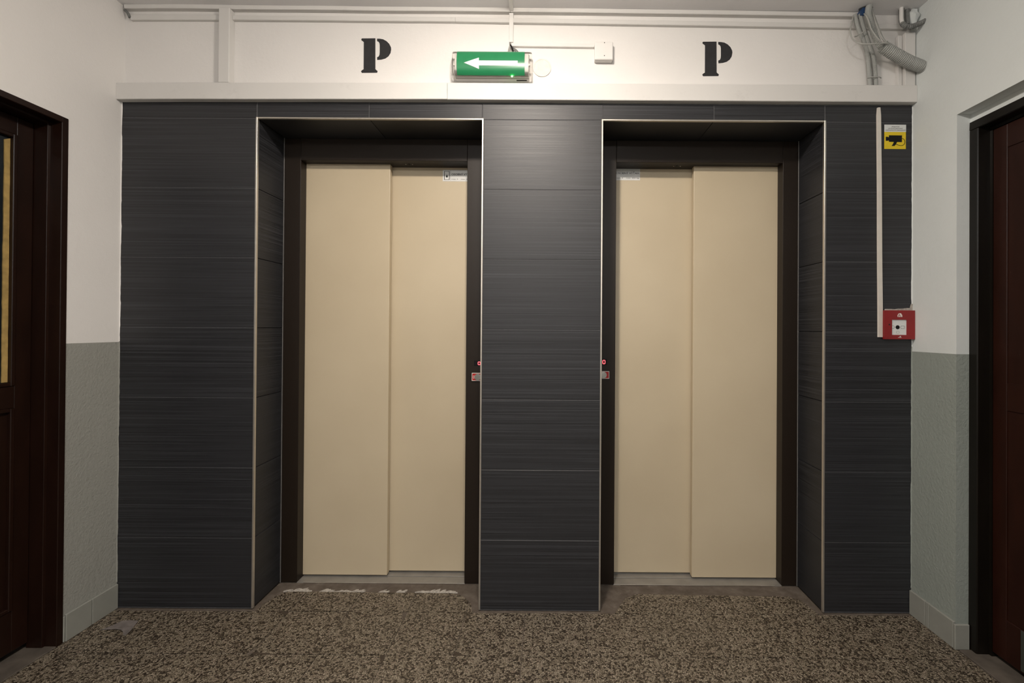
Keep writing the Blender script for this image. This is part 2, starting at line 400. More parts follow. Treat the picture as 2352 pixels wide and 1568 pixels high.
# ------------------------------------------------------------------ back wall: structure, tiling, edge trims
def f_back(bm):
    for a, b in ((XL-0.1, OP[0][0]), (OP[0][1], OP[1][0]), (OP[1][1], XR+0.1)):        # piers
        e0 = 0.012 if a > XL else 0; e1 = 0.012 if b < XR else 0
        box(bm, a+e0, b-e1, 0.0115, 0.42, -0.1, ZO+0.012, mi=1)
    box(bm, XL-0.1, XR+0.1, 0.0115, 0.42, ZO+0.012, ZT, mi=1)
    box(bm, XL-0.1, XR+0.1, YW, 0.42, ZT, 2.72, mi=0)
    box(bm, XL-0.1, XR+0.1, 0.40, 0.45, -0.1, ZT+0.1, mi=1)                            # shaft side: unseen backing added against light leaks
wall_back = one('wall_back', ['white_wall', 'grout'], f_back, kind='structure')
def f_grout(bm):      # grout bed just under the tile faces
    for a, b in ((XL, OP[0][0]), (OP[0][1], OP[1][0]), (OP[1][1], XR)):
        box(bm, a, b, 0.0012, 0.0114, 0.0, ZO)
    box(bm, XL, XR, 0.0012, 0.0114, ZO, ZT)
one('grout_bed', 'grout', f_grout, wall_back)
def tile_front(x0, x1, z0, z1):
    one('wall_tile', 'tile', lambda bm: box(bm, x0+J, x1-J, 0.0, 0.011, z0+J, z1-J, 0.0011), wall_back)
def tile_side(x0, x1, y0, y1, z0, z1):
    one('wall_tile', 'tile', lambda bm: box(bm, x0, x1, y0+J, y1-J, z0+J, z1-J, 0.0011), wall_back)
TR = 0.0055                                    # visible width of the steel edge profile
for k in range(7):
    z0, z1 = 0.3*k, 0.3*(k+1)
    if k == 0: z0 = 0.003
    tile_front(XL, OP[0][0]-TR, z0, z1); tile_front(OP[0][1]+TR, OP[1][0]-TR, z0, z1); tile_front(OP[1][1]+TR, XR, z0, z1)
    for n, (a, b) in enumerate(OP):
        tile_side(a-0.011, a, 0.010, DR+0.05, z0, z1); tile_side(b, b+0.011, 0.010, DR+0.05, z0, z1)
xs = [XL, -1.2262, -0.7452, -0.2589, 0.2589, 0.7354, 1.2107, XR]
for a, b in zip(xs, xs[1:]):
    low = ZO+TR if any(o[0]-1e-3 <= a and b <= o[1]+1e-3 for o in OP) else ZO
    tile_front(a, b, low, ZT)
for n, (a, b) in enumerate(OP):                # head of each recess
    m = (-0.7452, 0.7354)[n]
    for u, v in ((a, m), (m, b)):
        one('wall_tile', 'tile', lambda bm: box(bm, u+J, v-J, 0.010, DR+0.05, ZO, ZO+0.011, 0.0007), wall_back)
    # steel edge profiles: 5.5 mm on the face, 9 mm into the recess
    for x0, x1 in ((a-TR, a+0.0012), (b-0.0012, b+TR)):
        one('edge_trim', 'steel_trim', lambda bm: box(bm, x0, x1, -0.0012, 0.0105, 0.001, ZO+TR, 0.0008), wall_back)
    one('edge_trim', 'steel_trim', lambda bm: box(bm, a+0.0013, b-0.0013, -0.0012, 0.0095, ZO-0.0012, ZO+TR, 0.0008), wall_back)
    # sealant where recess tiling meets the lift frame
    for x in (a, b):
        one('sealant_bead', 'sealant', lambda bm: box(bm, x-0.0025, x+0.0025, DR-0.004, DR+0.001, 0.0, ZO, 0.001), wall_back)

# ------------------------------------------------------------------ side walls, ceiling, end wall
YD0, YD1 = -0.213, -1.125                      # left door opening
def f_left(bm):
    zd = 1.136
    for y0, y1 in ((YD0, 0.40), (YB, YD1)):
        box(bm, XL-0.16, XL, y0, y1, -0.1, zd, mi=1); box(bm, XL-0.16, XL, y0, y1, zd, 2.7, mi=0)
    box(bm, XL-0.16, XL, YD1, YD0, 1.992, 2.7, mi=0)
    box(bm, XL-0.20, XL-0.165, YB, 0.4, -0.1, 2.7, mi=1)
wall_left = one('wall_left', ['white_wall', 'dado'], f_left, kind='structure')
YE0, YE1 = -0.2065, -1.16                      # right door recess
def f_right(bm):
    zd = 1.118
    for y0, y1 in ((YE0, 0.40), (YB, YE1)):
        box(bm, XR, XR+0.20, y0, y1, -0.1, zd, mi=1); box(bm, XR, XR+0.20, y0, y1, zd, 2.7, mi=0)
    box(bm, XR, XR+0.20, YE1, YE0, 2.033, 2.7, mi=0)
    box(bm, XR+0.205, XR+0.24, YB, 0.4, -0.1, 2.7, mi=1)
    for e in bm.edges: pass
wall_right = one('wall_right', ['white_wall_cool_cast', 'dado_cool_cast'], f_right, kind='structure')
def f_ceil(bm):
    c = [(XL-0.2, YB-0.2), (XR+0.2, YB-0.2), (XR+0.2, 0.45), (XL-0.2, 0.45)]
    A = [bm.verts.new((x, y, zc(x))) for x, y in c]; B = [bm.verts.new((x, y, zc(x)+0.15)) for x, y in c]
    bm.faces.new(A[::-1]); bm.faces.new(B)
    for i in range(4): bm.faces.new((A[i], A[(i+1) % 4], B[(i+1) % 4], B[i]))
ceiling = one('ceiling', 'ceiling', f_ceil, kind='structure')
def f_front(bm):
    box(bm, XL-0.1, XR+0.1, YB-0.15, YB, -0.1, 1.13, mi=1); box(bm, XL-0.1, XR+0.1, YB-0.15, YB, 1.13, 2.72, mi=0)
wall_front = one('wall_front', ['white_wall', 'dado'], f_front, kind='structure')
# uneven paint line where the side walls meet the tiling
def paint_edge(xw, sgn):
    def f(bm):
        n = 150; A, B, zs = [], [], []
        for i in range(n+1):
            z = 0.11+(ZT-0.115)*i/n
            wv = 0.0035+0.0030*mnoise.noise((z*9, sgn*3, 0))+0.0018*mnoise.noise((z*45, sgn*5, 1))
            zs.append(z); A.append((bm.verts.new((xw, -0.0002, z)), bm.verts.new((xw, -0.0022, z))))
            B.append(bm.verts.new((xw-sgn*max(0.001, wv), -0.0006, z)))
        for i in range(n):
            for fc in (bm.faces.new((A[i][1], B[i], B[i+1], A[i+1][1])), bm.faces.new((A[i][0], A[i+1][0], B[i+1], B[i]))): fc.material_index = int(zs[i] < 1.127)
    return f
one('paint_edge', ['white_wall', 'dado'], paint_edge(XL, -1), wall_left)
one('paint_edge', ['white_wall_cool_cast', 'dado_cool_cast'], paint_edge(XR, 1), wall_right)

# skirting: painted tiles
bl = thing('baseboard_left', (XL, -0.1, 0), None, None, kind='structure')
for y0, y1 in ((-0.206, -0.1105), (-0.1085, -0.0015)):
    one('skirting_tile', 'skirting', lambda bm: box(bm, XL, XL+0.009, y0, y1, 0.0, 0.103, 0.0015), bl)
one('end_mortar', 'skirting', lambda bm: box(bm, XL, XL+0.006, -0.2125, -0.2065, 0.0, 0.098, 0.0025), bl)
for k in range(10):
    y0 = -1.13-0.31*k; one('skirting_tile', 'skirting', lambda bm: box(bm, XL, XL+0.009, y0-0.308, y0, 0.0, 0.103, 0.0015), bl)
br = thing('baseboard_right', (XR, -0.1, 0), None, None, kind='structure')
for y0, y1 in ((-0.2055, -0.100), (-0.0985, -0.0805), (-0.0790, -0.0015)):
    one('skirting_tile', 'skirting', lambda bm: box(bm, XR-0.010, XR, y0, y1, 0.0, 0.101, 0.0015), br)
one('skirting_tile', 'skirting', lambda bm: box(bm, XR-0.010, XR+0.045, -0.2155, -0.2068, 0.0, 0.094, 0.0015), br)
for k in range(10):
    y0 = -1.165-0.31*k; one('skirting_tile', 'skirting', lambda bm: box(bm, XR-0.010, XR, y0-0.308, y0, 0.0, 0.101, 0.0015), br)

# ------------------------------------------------------------------ side doors
def left_door():
    d = thing('door_1', (XL, (YD0+YD1)/2, 0), None, None, kind='structure')
    # pressed frame: section in (x, y), nose on the wall, two steps back to the leaf
    def sec(s, y_out):                          # s=+1: section running towards -y from y_out
        return [(XL-0.10, y_out), (XL+0.003, y_out), (XL+0.0035, y_out-s*0.0205), (XL+0.0018, y_out-s*0.0223), (XL-0.040, y_out-s*0.0225),
                (XL-0.041, y_out-s*0.0300), (XL-0.0425, y_out-s*0.0310), (XL-0.10, y_out-s*0.0310)]
    one('door_jamb', 'brown', lambda bm: prism(bm, sec(1, YD0), 2, 0.0, 1.99), d)
    one('door_jamb', 'brown', lambda bm: prism(bm, sec(-1, YD1), 2, 0.0, 1.99), d)
    zt = 1.9915
    head = [(XL-0.10, zt), (XL+0.003, zt), (XL+0.0035, zt-0.0205), (XL+0.0018, zt-0.0223), (XL-0.040, zt-0.0225), (XL-0.041, zt-0.0285), (XL-0.046, zt-0.031), (XL-0.10, zt-0.031)]
    def f(bm):                                   # head along y
        A = [bm.verts.new((x, YD0-0.001, z)) for x, z in head]; B = [bm.verts.new((x, YD1+0.001, z)) for x, z in head]
        fs = [bm.faces.new(A), bm.faces.new(B[::-1])]
        for i in range(len(head)): fs.append(bm.faces.new((A[i], B[i], B[(i+1) % len(head)], A[(i+1) % len(head)])))
        bmesh.ops.recalc_face_normals(bm, faces=fs)
    one('door_head', 'brown', f, d)
    xf = XL-0.092; ya, yb = YD0-0.0325, YD1+0.0325
    leaf_parts = [(ya-0.051, ya, 0.026, 1.958), (yb, yb+0.051, 0.026, 1.958)]
    def leaf(bm):
        for y0, y1, z0, z1 in leaf_parts: box(bm, xf-0.03, xf, y0, y1, z0, z1, 0.0015)
        for z0, z1 in ((0.026, 0.175), (0.905, 0.985), (1.893, 1.958)): box(bm, xf-0.03, xf, yb+0.051, ya-0.051, z0, z1, 0.0015)
        box(bm, xf-0.03, xf-0.010, yb+0.051, ya-0.051, 0.175, 0.905)
    lf = one('leaf', 'brown', leaf, d)
    y0, y1 = ya-0.051, yb+0.051
    for z0, z1 in ((0.985, 1.893), (0.175, 0.905)):   # mouldings round glass and panel
        def m(bm):
            t = 0.013
            box(bm, xf-0.012, xf+0.004, y0-t, y0, z0, z1, 0.002); box(bm, xf-0.012, xf+0.004, y1, y1+t, z0, z1, 0.002)
            box(bm, xf-0.012, xf+0.004, y1+t, y0-t, z0, z0+t, 0.002); box(bm, xf-0.012, xf+0.004, y1+t, y0-t, z1-t, z1, 0.002)
        one('moulding', 'brown', m, lf)
    one('glass', 'glass_dark', lambda bm: box(bm, xf-0.018, xf-0.012, y1+0.010, y0-0.010, 0.992, 1.886), lf)
    def strip(bm):                               # pale bared wood along the glass
        n = 40; pl = []; pr = []
        for i in range(n+1):
            z = 1.0+0.876*i/n
            pl.append((y0-0.0135+0.0006*mnoise.noise((z*20, 0, 0)), z)); pr.append((y0-0.0300-0.0022*mnoise.noise((z*6, 4, 0))-0.0012*mnoise.noise((z*40, 4, 0)), z-(0.010 if i == n else 0)))
        prism(bm, pl+pr[::-1], 0, xf-0.0118, xf-0.0085)
    one('bare_wood_bead', 'raw_wood', strip, lf, label='strip of bare yellow wood beside the glass')
    one('threshold', 'threshold', lambda bm: box(bm, XL-0.16, XL+0.002, YD1, YD0, -0.02, 0.003, 0.002), d)
    return d
left_door()

def right_door():
    d = thing('door_2', (XR+0.04, (YE0+YE1)/2, 0), None, None, kind='structure')
    xf = XR+0.0475
    def sec(s, yo): return [(xf+0.09, yo), (xf, yo), (xf-0.001, yo-s*0.030), (xf+0.003, yo-s*0.0325), (xf+0.044, yo-s*0.0335), (xf+0.045, yo-s*0.043), (xf+0.09, yo-s*0.043)]
    one('door_jamb', 'brown_black', lambda bm: prism(bm, sec(1, YE0-0.0015), 2, 0.0, 1.968), d)
    one('door_jamb', 'brown_black', lambda bm: prism(bm, sec(-1, YE1+0.0015), 2, 0.0, 1.968), d)
    zt = 2.001; hd = [(xf+0.09, zt), (xf, zt), (xf-0.001, zt-0.030), (xf+0.003, zt-0.0325), (xf+0.044, zt-0.0335), (xf+0.045, zt-0.043), (xf+0.09, zt-0.043)]
    def f(bm):
        A = [bm.verts.new((x, YE0-0.0015, z)) for x, z in hd]; B = [bm.verts.new((x, YE1+0.0015, z)) for x, z in hd]
        fs = [bm.faces.new(A), bm.faces.new(B[::-1])]
        for i in range(len(hd)): fs.append(bm.faces.new((A[i], B[i], B[(i+1) % len(hd)], A[(i+1) % len(hd)])))
        bmesh.ops.recalc_face_normals(bm, faces=fs)
    one('door_head', 'brown_black', f, d)
    # plastered fillet between recess soffit and frame head
    one('head_fillet', 'white_wall_cool_cast', lambda bm: box(bm, xf+0.004, xf+0.12, YE1, YE0, zt, 2.033), d)
    ya, yb = YE0-0.0455, YE1+0.0455; x = xf+0.046
    def leaf(bm):
        box(bm, x, x+0.035, ya-0.050, ya, 0.022, 1.955, 0.0015); box(bm, x, x+0.035, yb, yb+0.050, 0.022, 1.955, 0.0015)
        for z0, z1 in ((0.022, 0.17), (0.92, 1.02), (1.87, 1.955)): box(bm, x, x+0.035, yb+0.050, ya-0.050, z0, z1, 0.0015)
        box(bm, x+0.004, x+0.03, yb+0.050, ya-0.050, 0.17, 0.92); box(bm, x+0.004, x+0.03, yb+0.050, ya-0.050, 1.02, 1.87)
    lf = one('leaf', 'brown_red', leaf, d)
    one('kick_plate', 'kick', lambda bm: box(bm, x-0.002, x-0.0003, yb+0.10, ya-0.100, 0.028, 0.168, 0.0005), lf)
    one('threshold', 'threshold', lambda bm: box(bm, XR+0.004, XR+0.16, YE1, YE0-0.010, -0.02, 0.003, 0.002), d)
right_door()

# ------------------------------------------------------------------ lifts
def lift(xa, xb, jl, jr, front_left, label):
    """xa..xb recess, jl/jr inner faces of the jambs; front_left: the nearer panel is the left one"""
    e = thing('elevator_entrance', ((xa+xb)/2, DR+0.06, 0), label, 'elevator', 'pair of elevator entrances')
    zh = 1.996; yf = DR
    one('jamb', 'lift_frame', lambda bm: box(bm, xa+0.0026, jl, yf, yf+0.112, 0.001, ZO-0.001, 0.0012), e)
    one('jamb', 'lift_frame', lambda bm: box(bm, jr, xb-0.0026, yf, yf+0.112, 0.001, ZO-0.001, 0.0012), e)
    hd = one('header', 'lift_frame', lambda bm: box(bm, jl+0.0007, jr-0.0007, yf+0.0004, yf+0.112, zh, ZO-0.001, 0.0012), e)
    cx = (jl+jr)/2
    sx = (-0.648, 0.648)[0 if front_left else 1]*1.0
    for dx, m, r in ((-0.016, 'chrome', 0.0032), (0.0, 'dark', 0.0050), (0.016, 'chrome', 0.0032)):
        one('header_screw', m, lambda bm: cyl(bm, (sx+dx, yf+0.045), r, 2, zh-0.0015, zh+0.001, 12), hd)
    y1, y2 = 0.248, 0.288
    split = (-0.7415, 0.7315)[0 if front_left else 1]
    if front_left: A, B = (jl-0.02, split), (split-0.03, jr+0.02)
    else: A, B = (split, jr+0.02), (jl-0.02, split+0.03)
    one('door_panel', 'beige', lambda bm: box(bm, A[0], A[1], y1, y1+0.030, 0.0085, zh+0.06, 0.0022, seg=2), e)
    one('door_panel', 'beige', lambda bm: box(bm, B[0], B[1], y2, y2+0.030, 0.0085, zh+0.06, 0.0022, seg=2), e)
    sl = one('sill', 'sill', lambda bm: (box(bm, jl-0.002, jr+0.002, yf+0.0005, 0.2515, -0.012, 0.0005, 0.0008), box(bm, jl-0.002, jr+0.002, 0.2575, 0.292, -0.012, 0.0005, 0.0008),
                                        box(bm, jl-0.002, jr+0.002, 0.298, 0.33, -0.012, 0.0005, 0.0008)), e)
    one('track_groove', 'dark', lambda bm: (box(bm, jl, jr, 0.2516, 0.2574, -0.012, -0.006), box(bm, jl, jr, 0.2921, 0.2979, -0.012, -0.006)), sl)
    one('sill_nosing', 'chrome', lambda bm: box(bm, jl+0.03, jr-0.03, yf-0.0016, yf+0.0004, -0.003, 0.0004, 0.0004), sl)
    return e
EL = lift(-1.2262, -0.2589, -1.148, -0.358, True, 'beige two-panel elevator doors left of the tiled pillar, dark bronze frame')
ER = lift(0.2589, 1.2107, 0.348, 1.138, False, 'beige two-panel elevator doors right of the tiled pillar, dark bronze frame')
def landing_set(e, s, dx0, dx1, dz0, dz1, gx, px0, px1, pz0, pz1):
    """floor indicator and call button on the pillar-side jamb (s=-1 left lift, +1 right lift)"""
    y = DR
    dp = one('floor_indicator', 'black', lambda bm: box(bm, dx0, dx1, y-0.0015, y+0.002, dz0, dz1, 0.0005), e)
    z0, z1 = dz0+0.0045, dz1-0.0045; h = 0.0068; t = 0.0030
    def dig(bm):
        cx = gx; pts = []
        n = 28
        def ring(rx, rz):
            out = []
            for i in range(n):
                a = 6.2832*i/n; c, sn = math.cos(a), math.sin(a)
                out.append((cx+rx*math.copysign(abs(c)**0.55, c), (z0+z1)/2+rz*math.copysign(abs(sn)**0.55, sn)))
            return out
        O, I = ring(h, (z1-z0)/2), ring(h-t, (z1-z0)/2-t)
        vo = [bm.verts.new((x, y-0.0020, z)) for x, z in O]; vi = [bm.verts.new((x, y-0.0020, z)) for x, z in I]
        for i in range(n): bm.faces.new((vo[i], vi[i], vi[(i+1) % n], vo[(i+1) % n]))
    one('digit_zero', 'led_red', dig, dp, label='glowing red digit 0')
    pl = one('call_button_plate', 'button_red', lambda bm: box(bm, px0+0.0022, px1-0.0022, y-0.0050, y+0.001, pz0+0.0022, pz1-0.0022, 0.001), e)
    def rim(bm):
        w_ = 0.0026
        for a, b, c, d in ((px0, px1, pz0, pz0+w_), (px0, px1, pz1-w_, pz1), (px0, px0+w_, pz0+w_, pz1-w_), (px1-w_, px1, pz0+w_, pz1-w_)): box(bm, a, b, y-0.0060, y+0.001, c, d, 0.0004)
    one('button_rim', 'pale_print', rim, pl)
    bx = (px0+px1)/2; bz = (pz0+pz1)/2
    def btn(bm): cyl(bm, (bx, bz), 0.0155, 1, y-0.0085, y-0.0045, 28); cyl(bm, (bx, bz), 0.0120, 1, y-0.0105, y-0.0080, 28)
    one('push_button', 'chrome', btn, pl, label='round chrome push button')
    if s < 0: text('numeral', '0', 'pale_print', px0+0.0055, y-0.0053, bz-0.0075, 0.015, pl, 0.008)
landing_set(EL, -1, -0.3193, -0.2640, 1.0265, 1.0515, -0.2950, -0.3292, -0.2720, 0.9560, 0.9935)
landing_set(ER, 1, 0.2640, 0.3088, 1.0345, 1.0635, 0.2943, 0.2640, 0.3195, 0.9705, 1.0060)
def lift_label(e, x0, x1, z0, z1):
    y = 0.288
    st = one('capacity_label', 'label_grey', lambda bm: box(bm, x0, x1, y-0.0008, y, z0, z1), e, label='silver label with elevator symbol and two lines of print')
    ix = x0+0.004
    def pic(bm):
        a, b, c, d = ix+0.003, ix+0.030, z0+0.0075, z1-0.0065; t = 0.0026
        for q in ((a, b, c, c+t*0.6), (a, b, d-t*0.6, d), (a, a+t, c, d), (b-t, b, c, d)): box(bm, q[0], q[1], y-0.0012, y-0.0008, q[2], q[3])
        m = (a+b)/2; zz = (c+d)/2-0.002
        prism(bm, [(m-0.005, zz-0.004), (m, zz-0.010), (m+0.005, zz-0.004), (m, zz+0.008)], 1, y-0.0012, y-0.0008)
    one('pictogram', 'black', pic, st)
    one('divider', 'black', lambda bm: box(bm, ix+0.0345, ix+0.0353, y-0.0011, y-0.0008, z0+0.004, z1-0.003), st)
    zt = (z0+z1)/2
    text('lettering', 'OSOBNÝ VÝŤAH', 'black', ix+0.040, y-0.0012, zt+0.002, 0.0095, st, x1-ix-0.046, bold=0.012)
    text('lettering', 'max. 5    max. 400 kg', 'black', ix+0.040, y-0.0012, z0+0.0085, 0.0055, st, x1-ix-0.046)
lift_label(EL, -0.496, -0.341, 1.9290, 1.9855)
lift_label(ER, 0.316, 0.479, 1.9400, 1.9965)

# ------------------------------------------------------------------ trunking on the wall
def sloped_box(bm, x0, x1, y0, y1, zb0, zb1, h, bev=0.0015, wave=0.0, n=1):
    X = [x0+(x1-x0)*i/n for i in range(n+1)]; rings = []
    for i, x in enumerate(X):
        zb = zb0+(zb1-zb0)*i/n+wave*mnoise.noise((x*2.3, 7, 0))
        rings.append([bm.verts.new((x, y, z)) for y, z in ((y1, zb), (y0+bev, zb), (y0, zb+bev), (y0, zb+h-bev), (y0+bev, zb+h), (y1, zb+h))])
    for a, b in zip(rings, rings[1:]):
        for j in range(6): bm.faces.new((a[j], b[j], b[(j+1) % 6], a[(j+1) % 6]))
    bm.faces.new(rings[0]); bm.faces.new(rings[-1][::-1])
    bmesh.ops.recalc_face_normals(bm, faces=bm.faces[:])
G = 'white cable trunking on the upper wall'
one('cable_trunking', 'pvc_dirty', lambda bm: sloped_box(bm, -1.795, -0.141, -0.009, YW, 2.5650, 2.5605, 0.0185, 0.002, 0.003, 24), label='thin white trunking under the ceiling, left length up to the small downpipe', cat='trunking', group=G)
one('cable_trunking', 'pvc_dirty', lambda bm: sloped_box(bm, -0.1395, 1.350, -0.009, YW, 2.5600, 2.5490, 0.0185, 0.002, 0.003, 24), label='thin white trunking under the ceiling, right length ending at the cable bundle', cat='trunking', group=G)
one('cable_trunking', 'pvc_dirty', lambda bm: sloped_box(bm, -1.775, -1.382, -0.001, YW, 2.5205, 2.5220, 0.0235, 0.002, 0.001, 8), label='short lower trunking left of the upright trunking', cat='trunking', group=G)
one('cable_trunking', 'pvc_dirty', lambda bm: sloped_box(bm, -1.334, -0.3785, -0.003, YW, 2.5225, 2.5205, 0.0195, 0.002, 0.0015, 16), label='lower trunking run above the left letter P', cat='trunking', group=G)
one('cable_trunking', 'pvc_dirty', lambda bm: sloped_box(bm, -0.3775, 1.545, -0.003, YW, 2.5200, 2.5005, 0.0195, 0.002, 0.0015, 24), label='lower trunking run above the right letter P', cat='trunking', group=G)
one('cable_trunking', 'pvc_dirty', lambda bm: box(bm, -1.381, -1.335, -0.021, YW, 2.242, 2.562, 0.002), label='broad upright white trunking left of the left letter P', cat='trunking', group=G)
one('cable_trunking', 'pvc', lambda bm: box(bm, -0.1465, -0.1285, -0.0045, YW, 2.432, 2.558, 0.0012), label='small upright white trunking above the exit sign', cat='trunking', group=G)
one('cable_trunking', 'pvc', lambda bm: sloped_box(bm, -0.137, 0.2190, 0.0, YW, 2.4180, 2.4155, 0.0145, 0.0012), label='small level white trunking running to the junction box', cat='trunking', group=G)
def ct(bm):
    box(bm, -0.1435, -0.1275, -0.72, -0.0095, zc(-0.135)-0.014, zc(-0.135)-0.0003, 0.001)
one('cable_trunking', 'pvc', ct, label='narrow trunking on the ceiling running towards the viewer', cat='trunking', group=G)
one('cable_trunking', 'pvc_dirty', lambda bm: sloped_box(bm, XL+0.0008, -0.4052, -0.027, -0.0005, 2.1655, 2.1740, 0.0705, 0.002, 0.0012, 16), label='wide white trunking over the dark tiles, left length', cat='trunking', group='wide trunking over the tiling')
one('cable_trunking', 'pvc_dirty', lambda bm: sloped_box(bm, -0.4040, XR-0.0008, -0.0245, -0.0005, 2.1740, 2.1752, 0.0715, 0.002, 0.0008, 16), label='wide white trunking over the dark tiles, right length', cat='trunking', group='wide trunking over the tiling')
one('cable_trunking', 'pvc_dirty', lambda bm: box(bm, 1.5395, 1.5830, -0.020, YW, 2.246, 2.474, 0.0015), label='upright white trunking in the right corner, wide one', cat='trunking', group=G)
one('cable_trunking', 'pvc_dirty', lambda bm: box(bm, 1.5205, 1.5375, -0.006, YW, 2.246, 2.470, 0.0015), label='upright white trunking in the right corner, narrow one', cat='trunking', group=G)
def strip(bm):
    n = 30; pl, pr = [], []
    for i in range(n+1):
        t = i/n; z = 1.178+(2.160-1.178)*t; x = 1.4500+(1.4400-1.4500)*t+0.0010*mnoise.noise((z*3, 9, 0)); hw = 0.0108-0.0016*t
        if t > 0.975: hw *= 0.72
        pl.append((x-hw, z)); pr.append((x+hw, z))
    A = [(bm.verts.new((a[0], -0.0003, a[1])), bm.verts.new((a[0]+0.002, -0.0065, a[1])), bm.verts.new((b[0]-0.002, -0.0065, b[1])), bm.verts.new((b[0], -0.0003, b[1]))) for a, b in zip(pl, pr)]
    for p, q in zip(A, A[1:]):
        for j in range(3): bm.faces.new((p[j], p[j+1], q[j+1], q[j]))
    bm.faces.new(A[0][::-1]); bm.faces.new(A[-1])
    bmesh.ops.recalc_face_normals(bm, faces=bm.faces[:])
one('cable_trunking', 'pvc_strip', strip, label='slim cream trunking on the dark tiles down to the fire call point', cat='trunking')

# junction box
jb = thing('junction_box', (0.2586, 0.0, 2.352), 'small white junction box right of the exit sign', 'junction box')
one('body', 'pvc', lambda bm: box(bm, 0.2205, 0.2970, -0.006, YW, 2.3530, 2.4290, 0.004, seg=2), jb)
ld = one('lid', 'pvc', lambda bm: box(bm, 0.2195, 0.2980, -0.0165, -0.0065, 2.3522, 2.4300, 0.004, seg=2), jb)
for z in (2.4235, 2.3685): one('screw', 'dark', lambda bm: cyl(bm, (0.2615, z), 0.0020, 1, -0.0172, -0.0160, 10), ld)
# round painted cover on the wall
rc = thing('round_cover', (-0.0042, YW, 2.291), 'round painted cover plate on the wall right of the exit sign', 'cover plate')
def f(bm):
    seg = 40; prof = [(0.0385, YW), (0.0395, YW-0.002), (0.0392, YW-0.004), (0.0340, YW-0.0048), (0.0330, YW-0.0040), (0.0, YW-0.0042)]
    rings = []
    for r, y in prof[:-1]: rings.append([bm.verts.new((-0.0042+r*math.cos(6.2832*i/seg), y, 2.331+r*math.sin(6.2832*i/seg))) for i in range(seg)])
    c = bm.verts.new((-0.0042, prof[-1][1], 2.331))
    for a, b in zip(rings, rings[1:]):
        for i in range(seg): bm.faces.new((a[i], a[(i+1) % seg], b[(i+1) % seg], b[i]))
    for i in range(seg): bm.faces.new((rings[-1][i], rings[-1][(i+1) % seg], c))
    bmesh.ops.recalc_face_normals(bm, faces=bm.faces[:])
one('plate', 'disc', f, rc)

# stencilled letters
PA = [(0.0002, 0.1464), (0.0035, 0.1493), (0.0612, 0.1502), (0.0623, 0.0168), (0.0662, 0.0129), (0.072, 0.0081), (0.0701, 0.0009), (0.0038, 0.0), (-0.0001, 0.0067), (0.0047, 0.0116), (0.0114, 0.0155), (0.0113, 0.133), (0.0075, 0.1368), (0.0012, 0.1407)]
PB = [(0.0684, 0.1488), (0.0804, 0.1484), (0.0949, 0.146), (0.1093, 0.1384), (0.1214, 0.1265), (0.1288, 0.112), (0.1298, 0.1024), (0.1271, 0.0865), (0.1185, 0.0725), (0.1052, 0.0628), (0.0884, 0.0579), (0.0697, 0.0563), (0.0691, 0.0678), (0.0763, 0.0717), (0.0796, 0.0795), (0.0804, 0.0901), (0.0802, 0.1214), (0.0787, 0.1296), (0.0748, 0.1353), (0.0685, 0.1382)]
for ox, oz, lab in ((-0.7871, 2.3048, 'black stencilled letter P painted above the left elevator'), (0.6879, 2.2995, 'black stencilled letter P painted above the right elevator')):
    def f(bm):
        for P in (PA, PB): prism(bm, [(ox+x, oz+z) for x, z in P], 1, YW-0.0006, YW+0.0005)
    one('stencil_letter', 'black_paint', f, label=lab, cat='letter', group='stencilled letters P')

